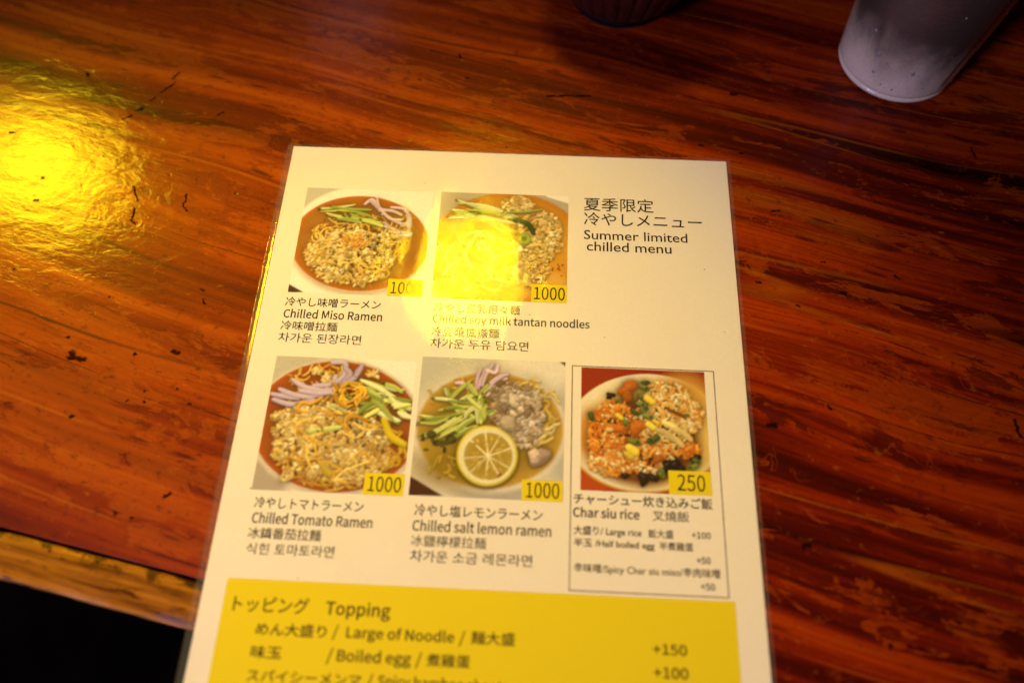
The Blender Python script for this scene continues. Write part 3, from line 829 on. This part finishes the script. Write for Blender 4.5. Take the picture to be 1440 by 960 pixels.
# the film: a thin pouch a few millimetres wider than the paper, gently wavy, stepping down around the paper
def film_mesh():
    us = [-3.2, -2.6, -1.6, -0.8, -0.35, 0.0, 0.4] + [2 + i * 1.9435 for i in range(107)] + [209.6, 210, 210.3, 210.7, 211.4, 212.0]
    vs = [-1.7, -1.3, -0.9, -0.5, -0.2, 0.0, 0.4] + [2 + i * 2.9447 for i in range(100)] + [296.6, 297, 297.4, 298, 299, 300]
    us, vs = sorted(set(us)), sorted(set(vs))
    def z_at(u, v):
        e = min(max(-u, u - 210, -v, v - 297) / 1.7, 1.0)
        e = max(e, 0.0)
        e = e * e * (3 - 2 * e)
        w = mnoise.noise(Vector((u * 0.030, v * 0.012, 1.0))) * 0.10 + mnoise.noise(Vector((u * 0.10, v * 0.03, 5.0))) * 0.02
        return 0.62 + (w if e < 0.01 else w * (1 - e)) - e * 0.34
    bm = bmesh.new()
    gt = [[bm.verts.new(mm(u, v, z_at(u, v))) for u in us] for v in vs]
    gb = [[bm.verts.new(mm(u, v, 0.10)) for u in us] for v in vs]
    nv, nu = len(vs), len(us)
    for j in range(nv - 1):
        for i in range(nu - 1):
            bm.faces.new((gt[j][i], gt[j + 1][i], gt[j + 1][i + 1], gt[j][i + 1]))
            bm.faces.new((gb[j][i], gb[j][i + 1], gb[j + 1][i + 1], gb[j + 1][i]))
    for j in range(nv - 1):
        for i in (0, nu - 1):
            bm.faces.new((gt[j][i], gt[j + 1][i], gb[j + 1][i], gb[j][i]))
    for i in range(nu - 1):
        for j in (0, nv - 1):
            bm.faces.new((gt[j][i], gt[j][i + 1], gb[j][i + 1], gb[j][i]))
    return mesh_of(bm, 'laminate_film', True)
link('laminate_film', film_mesh(), M_FILM, menu)

# ---- lettering
def _font():
    try:
        p = os.path.join(bpy.utils.system_resource('DATAFILES'), 'fonts', 'Noto Sans CJK Regular.woff2')
        return bpy.data.fonts.load(p)
    except Exception:
        return None
F_SANS = _font()

def glyph_mesh(body, font, bold=0.0):
    """lettering as a mesh; a heavier weight is used only where its outlines still fill cleanly"""
    c = bpy.data.curves.new('lettering', 'FONT')
    c.body = body
    if font:
        c.font = font
    c.resolution_u = 3
    o = bpy.data.objects.new('lettering', c)
    COL.objects.link(o)

    def grab(off):
        c.offset = off
        bpy.context.view_layer.update()
        me = bpy.data.meshes.new_from_object(o.evaluated_get(bpy.context.evaluated_depsgraph_get()))
        return me, sum(p.area for p in me.polygons)
    me, area0 = grab(0.0)
    if bold:
        c.fill_mode = 'NONE'
        ol, _ = grab(0.0)
        per = sum((ol.vertices[e.vertices[0]].co - ol.vertices[e.vertices[1]].co).length for e in ol.edges)
        bpy.data.meshes.remove(ol)
        c.fill_mode = 'BOTH'
        for f in (1.0, 0.85, 1.12, 0.7, 0.55, 0.4, 0.25):
            m2, ar = grab(bold * f)
            if abs((ar - area0) - per * bold * f) < 0.10 * per * bold * f + 0.002 * area0:
                bpy.data.meshes.remove(me)
                me = m2
                break
            bpy.data.meshes.remove(m2)
        else:
            print('light weight kept for', body)
    bpy.data.objects.remove(o)
    bpy.data.curves.remove(c)
    a = np.empty(len(me.vertices) * 3)
    me.vertices.foreach_get('co', a)
    return me, a.reshape(-1, 3)

_metric = {}
def metric(font):
    key = font.name if font else ''
    if key not in _metric:
        H = glyph_mesh('H', font)[1][:, 1].max()
        K = glyph_mesh('\u51b7\u9ebb\u8c46', font)[1]
        _metric[key] = (H, K[:, 1].min(), K[:, 1].max())
    return _metric[key]

def text_bm(bm, body, font, u0, u1, vt, vb, z, mode='C', bold=0.0, mi=0):
    """lay one run of lettering into bm so that it spans u0..u1 and, for capitals or kanji, vt..vb"""
    H, k0, k1 = metric(font)
    em = H / 0.7
    me, a = glyph_mesh(body, font, bold * em)
    lo, hi = (0.0, H) if mode == 'L' else (k0, k1)
    sx = (u1 - u0) / (a[:, 0].max() - a[:, 0].min())
    sy = (vb - vt) / (hi - lo)
    u = u0 + (a[:, 0] - a[:, 0].min()) * sx
    v = vb - (a[:, 1] - lo) * sy
    verts = [bm.verts.new(mm(x, y, z)) for x, y in zip(u, v)]
    for p in me.polygons:
        try:
            f = bm.faces.new([verts[i] for i in p.vertices])
            f.material_index = mi
        except ValueError:
            pass
    bpy.data.meshes.remove(me)

def text_part(name, lines, parent, z=Z_PAPER + 0.05, mats=None):
    bm = bmesh.new()
    for ln in lines:
        text_bm(bm, *ln[:6], z, *ln[6:])
    me = bpy.data.meshes.new(name)
    bm.to_mesh(me)
    bm.free()
    return link(name, me, mats or M_INK, parent)

B, S = None, F_SANS
text_part('heading', [
    ('夏季限定', B, 141.6, 174.3, 24.0, 31.4, 'C', 0.0060),
    ('冷やしメニュー', B, 141.7, 196.3, 32.3, 39.5, 'C', 0.0060),
    ('Summer limited', B, 141.8, 189.2, 42.3, 47.1, 'L', 0.0060),
    ('chilled menu', B, 143.1, 181.7, 48.4, 53.3, 'L', 0.0060)], menu)
bd = .014
text_part('dish_caption', [
    ('冷やし味噌ラーメン', B, 10.4, 52.7, 83.2, 87.7, 'C', 0.0090), ('Chilled Miso Ramen', S, 10.6, 54.0, 89.5, 93.4, 'L', bd),
    ('冷味噌拉麵', B, 10.4, 35.1, 95.0, 99.4, 'C', 0.0120), ('차가운 된장라면', B, 10.3, 46.2, 100.7, 105.3, 'C', 0.0030)], menu)
text_part('dish_caption', [
    ('冷やし豆乳担々麵', B, 76.0, 114.0, 83.1, 87.8, 'C', 0.0090), ('Chilled soy milk tantan noodles', S, 76.0, 144.6, 89.2, 92.9, 'L', bd),
    ('冷豆漿擔擔麵', B, 76.0, 105.6, 94.9, 99.5, 'C', 0.0120), ('차가운 두유 담요면', B, 76.1, 118.4, 100.5, 105.2, 'C', 0.0030)], menu)
text_part('dish_caption', [
    ('冷やしトマトラーメン', B, 13.4, 56.4, 172.7, 177.2, 'C', 0.0090), ('Chilled Tomato Ramen', S, 13.5, 60.6, 179.1, 183.0, 'L', bd),
    ('冰鎮番茄拉麵', B, 13.0, 41.4, 184.7, 189.0, 'C', 0.0150), ('식힌 토마토라면', B, 13.5, 47.3, 190.6, 195.0, 'C', 0.0030)], menu)
text_part('dish_caption', [
    ('冷やし塩レモンラーメン', B, 76.5, 126.6, 172.8, 177.4, 'C', 0.0090), ('Chilled salt lemon ramen', S, 76.3, 130.1, 179.3, 183.2, 'L', bd),
    ('冰鹽檸檬拉麵', B, 76.3, 105.2, 184.8, 189.1, 'C', 0.0150), ('차가운 소금 레몬라면', B, 76.5, 123.1, 190.5, 195.0, 'C', 0.0030)], menu)
text_part('dish_caption', [
    ('チャーシュー炊き込みご飯', B, 138.6, 193.0, 165.7, 169.9, 'C', 0.0150), ('Char siu rice', S, 138.4, 164.3, 171.5, 175.0, 'L', 0.0210),
    ('叉燒飯', B, 169.3, 183.6, 171.2, 175.3, 'C', 0.0150),
    ('大盛り/ Large rice', B, 138.8, 164.9, 178.4, 181.8, 'C', 0.0180), ('飯大盛', B, 167.5, 177.2, 178.6, 181.9, 'C', .010), ('+100', S, 184.2, 191.5, 178.9, 181.3, 'L', 0.0180),
    ('半玉 /Half boiled egg', B, 138.9, 169.8, 183.2, 186.4, 'C', 0.0180), ('半煮雞蛋', B, 171.6, 184.6, 183.2, 186.4, 'C', .010), ('+50', S, 185.6, 190.9, 188.4, 190.8, 'L', 0.0180),
    ('辛味噌/Spicy Char siu miso/辛肉味噌', B, 139.0, 194.2, 192.6, 196.0, 'C', .010), ('+50', S, 186.6, 192.0, 198.0, 200.4, 'L', 0.0180)], menu)

# thin ruled frame around the rice dish
bm = bmesh.new()
def bar(u0, v0, u1, v1, z=Z_PAPER + 0.03):
    bm.faces.new([bm.verts.new(mm(u, v, z)) for u, v in ((u0, v1), (u1, v1), (u1, v0), (u0, v0))])
fw = 0.36
bar(137.2, 110.7, 197.1, 110.7 + fw); bar(137.2, 203 - fw, 197.1, 203)
bar(137.2, 110.7 + fw, 137.2 + fw, 203 - fw); bar(197.1 - fw, 110.7 + fw, 197.1, 203 - fw)
link('ruled_frame', mesh_of(bm, 'ruled_frame'), M_INKBROWN, menu)

# yellow topping panel with its lines
panel = link('topping_panel', rect_mesh(8.6, 204.1, 199.2, 286, Z_PAPER + 0.03, 'topping_panel'), M_YELLOW, menu)
for ln in ([
    ('トッピング', B, 12.6, 40.8, 210.2, 215.9, 'C', 0.0090),
    ('Topping', S, 47.2, 71.3, 211.0, 215.4, 'L', 0.0150)], [
    ('めん大盛り', B, 22.5, 48.6, 219.3, 223.7, 'C', 0.0120),
    ('/', S, 50.9, 52.9, 219.3, 223.2, 'L', 0.0120),
    ('Large of Noodle', S, 56.0, 95.6, 219.5, 223.1, 'L', 0.0150),
    ('/', S, 97.4, 99.6, 219.2, 223.2, 'L', 0.0120),
    ('麺大盛', B, 101.7, 117.9, 218.8, 223.3, 'C', .010),
    ('+150', S, 168.0, 180.4, 220.2, 223.7, 'L', 0.0150)], [
    ('味玉', B, 22.2, 33.4, 227.3, 231.6, 'C', 0.0120),
    ('/', S, 49.9, 52.1, 227.3, 231.4, 'L', 0.0120),
    ('Boiled egg', S, 53.7, 80.6, 227.5, 231.2, 'L', 0.0150),
    ('/', S, 82.2, 84.4, 227.3, 231.4, 'L', 0.0120),
    ('煮雞蛋', B, 86.1, 102.0, 227.2, 231.5, 'C', .010),
    ('+100', S, 168.0, 180.5, 228.0, 231.6, 'L', 0.0150)], [
    ('スパイシーメンマ', B, 22.2, 63.5, 235.2, 239.5, 'C', 0.0120),
    ('/', S, 65.4, 67.6, 235.3, 239.4, 'L', 0.0120),
    ('Spicy bamboo shoots', S, 69.4, 116.0, 235.4, 239.1, 'L', 0.0150)]):
    text_part('topping_line', [i for i in ln if i[2] < 160], panel, Z_PAPER + 0.06)
    if any(i[2] > 160 for i in ln):
        text_part('topping_price', [i for i in ln if i[2] > 160], panel, Z_PAPER + 0.06)

# ---- printed dish photographs
def print_mesh(rgb, u0, v0, u1, v1, z, name):
    h, w = rgb.shape[:2]
    U, V = np.meshgrid(np.linspace(u0, u1, w), np.linspace(v0, v1, h))
    co = np.stack([U / 1000, -V / 1000, np.full_like(U, z / 1000)], -1).reshape(-1, 3)
    idx = np.arange(w * h).reshape(h, w)
    quads = np.stack([idx[1:, :-1], idx[1:, 1:], idx[:-1, 1:], idx[:-1, :-1]], -1).reshape(-1, 4)
    me = bpy.data.meshes.new(name)
    me.vertices.add(len(co))
    me.vertices.foreach_set('co', co.ravel())
    me.loops.add(quads.size)
    me.loops.foreach_set('vertex_index', quads.ravel())
    me.polygons.add(len(quads))
    me.polygons.foreach_set('loop_start', np.arange(0, quads.size, 4))
    me.update(calc_edges=True)
    at = me.color_attributes.new('print', 'FLOAT_COLOR', 'POINT')
    at.data.foreach_set('color', np.concatenate([rgb, np.ones((h, w, 1))], -1).ravel())
    return me

def price_tag(photo, text, u0, v0, u1, v1, tu0, tu1, tv0, tv1):
    bm = bmesh.new()
    bm.faces.new([bm.verts.new(mm(u, v, Z_PAPER + 0.07)) for u, v in ((u0, v1), (u1, v1), (u1, v0), (u0, v0))])
    text_bm(bm, text, S, tu0, tu1, tv0, tv1, Z_PAPER + 0.10, 'L', .004, 1)
    me = bpy.data.meshes.new('price_tag')
    bm.to_mesh(me)
    bm.free()
    return link('price_tag', me, [M_YELLOW, M_INK], photo)

for (art, rect, label, tag) in (
        (art_miso, (10.6, 24.1, 70.4, 80.8), 'photo of miso ramen with crumbled meat, cucumber and red onion', ('1000', 54.7, 72.1, 70.3, 80.8, 56.1, 69.4, 73.6, 79.4)),
        (art_soy, (74.4, 23.8, 134.4, 81.0), 'photo of orange soy milk noodles with cucumber sticks', ('1000', 118.7, 71.9, 134.5, 81.0, 119.9, 133.6, 73.4, 79.6)),
        (art_tomato, (11.2, 111.9, 71.2, 170.0), 'photo of red tomato ramen with onion slices and cucumber', ('1000', 55.4, 161.2, 71.3, 170.1, 57.0, 70.2, 162.6, 168.6)),
        (art_lemon, (73.5, 109.4, 134.4, 169.5), 'photo of pale salt ramen with a lemon slice', ('1000', 118.0, 161.2, 134.2, 169.6, 119.8, 132.9, 162.3, 168.3)),
        (art_rice, (141.2, 111.4, 193.0, 164.4), 'photo of a bowl of orange rice with green onion', ('250', 176.2, 154.8, 193.1, 164.5, 179.6, 190.6, 156.4, 162.8))):
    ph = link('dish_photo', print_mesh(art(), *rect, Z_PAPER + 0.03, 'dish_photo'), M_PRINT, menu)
    ph['label'] = label
    price_tag(ph, *tag)

# ---------------------------------------------------------------- misted plastic tumbler
GL = mm(301.2, -68.3, 0)
tumbler = thing('water_tumbler', 'misted clear plastic water tumbler with droplets, at the far right beside the menu', 'tumbler', (GL.x, GL.y, 0.0006))

def mist_material():
    t = NT('misted_clear_plastic')
    co = t.n('TexCoord').outputs['Object']
    sep = t.n('SeparateXYZ', {0: co})
    z = sep.outputs[2]
    n1 = t.noise(t.mapping(co, (45, 45, 30)), 1.0, 5.0, 0.6, 0.4)
    n2 = t.noise(t.mapping(co, (900, 900, 900)), 1.0, 2.0, 0.6)
    hgt = t.step(t.math('ADD', z, t.math('MULTIPLY', t.math('SUBTRACT', n1, 0.5), 0.036)), 0.002, 0.044, 1.0, 0.05)
    run = t.vec('DISTANCE', t.vec('MULTIPLY', co, (1, 1, 0)), (0, 0, 0))
    ang = t.math('ARCTAN2', sep.outputs[1], sep.outputs[0])
    streak = t.math('MULTIPLY', t.step(t.math('ABSOLUTE', t.math('ADD', ang, t.math('ADD', 0.98, t.math('MULTIPLY', n1, 0.12)))), 0.03, 0.075, 1.0, 0.0),
                    t.step(z, 0.006, 0.012))
    m = t.math('MULTIPLY', hgt, t.math('SUBTRACT', 1.0, t.math('MULTIPLY', streak, 0.75)))
    m = t.math('MULTIPLY', m, t.math('ADD', 0.75, t.math('MULTIPLY', n2, 0.5)), clamp=True)
    m = t.math('MULTIPLY', m, 1.0)
    bmp = t.n('Bump', {'Height': t.math('ADD', n2, t.math('MULTIPLY', n1, 2.0)), 'Distance': 0.0004, 'Strength': 0.4}).outputs[0]
    dif = t.n('BsdfDiffuse', {'Color': (0.98, 0.80, 0.54), 'Normal': bmp})
    trl = t.n('BsdfTranslucent', {'Color': (0.88, 0.70, 0.48)})
    fog = t.n('MixShader', {0: 0.35, 1: dif, 2: trl})
    gl = t.n('BsdfGlossy', {'Color': (1, 1, 1), 'Roughness': 0.18, 'Normal': bmp})
    tr = t.n('BsdfTransparent', {'Color': (0.62, 0.53, 0.50)})
    fr = t.n('Fresnel', {'IOR': 1.48, 'Normal': bmp}).outputs[0]
    body = t.n('MixShader', {0: m, 1: tr, 2: fog})
    return t.end(t.n('MixShader', {0: fr, 1: body, 2: gl}))

def clear_material(name, tint, rough=0.05, ior=1.45):
    t = NT(name)
    fr = t.n('Fresnel', {'IOR': ior}).outputs[0]
    gl = t.n('BsdfGlossy', {'Color': (1, 1, 1), 'Roughness': rough})
    tr = t.n('BsdfTransparent', {'Color': tint})
    return t.end(t.n('MixShader', {0: fr, 1: tr, 2: gl}))
M_MIST = mist_material()
M_WATER = clear_material('water', (0.86, 0.86, 0.84))
M_ICE = clear_material('ice', (0.82, 0.82, 0.84), 0.25, 1.31)
M_DROP = plain('water_drop', (0.36, 0.31, 0.29), 0.06, 0.9, **{'Transmission Weight': 0.35, 'IOR': 1.33})

k = 0.085
def wall(z):
    return 0.0288 + k * z
outer = [(0.0255, 0.0), (0.0274, 0.0003), (0.0286, 0.0011), (0.0289, 0.0020), (0.0286, 0.0028), (0.0281, 0.0032), (0.0282, 0.0037), (wall(.0048), 0.0048)] + [(wall(z), z) for z in (0.006, 0.012, 0.02, 0.035, 0.055, 0.08, 0.105, 0.112)]
inner = [(wall(z) - 0.0016, z) for z in (0.1122, 0.08, 0.055, 0.03, 0.012, 0.0075)] + [(0.024, 0.0058), (0.010, 0.0055)]
link('cup_wall', lathe(outer + inner, 128, 'cup_wall'), M_MIST, tumbler)
wp = [(0.012, 0.0062), (0.0235, 0.0064), (wall(0.010) - 0.0022, 0.010)] + [(wall(z) - 0.0022, z) for z in (0.03, 0.06, 0.086)] + [(0.010, 0.0862)]
link('water', lathe(wp, 64, 'water'), M_WATER, tumbler)
for (x, y, z, a, b) in ((0.006, -0.008, 0.062, 0.4, 0.3), (-0.010, 0.010, 0.070, 1.1, 0.6), (0.012, 0.012, 0.050, 0.2, 1.0)):
    bm = bevel_box(-0.011, 0.011, -0.012, 0.012, -0.010, 0.010, 0.003, 3)
    bm.transform(Matrix.Translation((x, y, z)) @ Matrix.Rotation(a, 4, 'Z') @ Matrix.Rotation(b, 4, 'X'))
    link('ice_cube', mesh_of(bm, 'ice_cube', True), M_ICE, tumbler)
rng = np.random.default_rng(5)
drops = [(-1.75, 0.022, 0.0011), (-2.35, 0.026, 0.0013), (-2.30, 0.015, 0.0008), (-2.55, 0.036, 0.0008), (-2.1, 0.010, 0.0005), (-1.9, 0.009, 0.0006), (-1.45, 0.012, 0.0005)]
drops += [(rng.uniform(-2.9, 0.2), rng.uniform(0.006, 0.06), rng.uniform(0.0002, 0.0005)) for _ in range(18)]
for a, z, r in drops:
    rr = wall(z)
    bm = bmesh.new()
    mt = Matrix.Translation((rr * math.cos(a), rr * math.sin(a), z)) @ Matrix.Rotation(a, 4, 'Z') @ Matrix.Diagonal((r * 0.55, r, r * 1.15, 1))
    bmesh.ops.create_uvsphere(bm, u_segments=14, v_segments=8, radius=1.0, matrix=mt)
    link('droplet', mesh_of(bm, 'droplet', True), M_DROP, tumbler)

# ---------------------------------------------------------------- dark ribbed bowl at the far edge
BW = mm(160.5, -112, 0)
ct = NT('dark_red_lacquer')
cc = ct.n('TexCoord').outputs['Object']
ccol = ct.ramp(ct.noise(cc, 120.0, 4.0), [(0.3, (0.022, 0.003, 0.002)), (0.7, (0.045, 0.006, 0.003))])
M_LACQ = ct.end(ct.n('BsdfPrincipled', {'Base Color': ccol, 'Roughness': 0.45, 'Specular IOR Level': 0.3}))
M_FOOT = plain('black_foot', (0.004, 0.003, 0.003), 0.7, 0.06)
bowl = thing('ribbed_bowl', 'dark red bowl with vertical ribs, cut off at the far edge beyond the menu', 'bowl', (BW.x, BW.y, 0.0))
def ribs(t, r, z):
    a = min(1.0, max(0.0, (z - 0.007) / 0.006))
    return r - 0.0011 * a * (0.5 + 0.5 * math.cos(34 * t)) ** 3
prof = [(0.0275, 0.0062), (0.030, 0.0075), (0.0325, 0.010), (0.0350, 0.014), (0.038, 0.020), (0.043, 0.032), (0.0465, 0.043), (0.048, 0.049), (0.0485, 0.052),
        (0.0478, 0.0526), (0.0462, 0.051), (0.0430, 0.040), (0.037, 0.026), (0.028, 0.012), (0.012, 0.009)]
link('bowl_body', lathe(prof, 306, 'bowl_body', ribs), M_LACQ, bowl)
link('bowl_foot', lathe([(0.020, 0.0003), (0.0262, 0.0003), (0.0270, 0.0012), (0.0276, 0.0060), (0.020, 0.0060)], 96, 'bowl_foot'), M_FOOT, bowl)
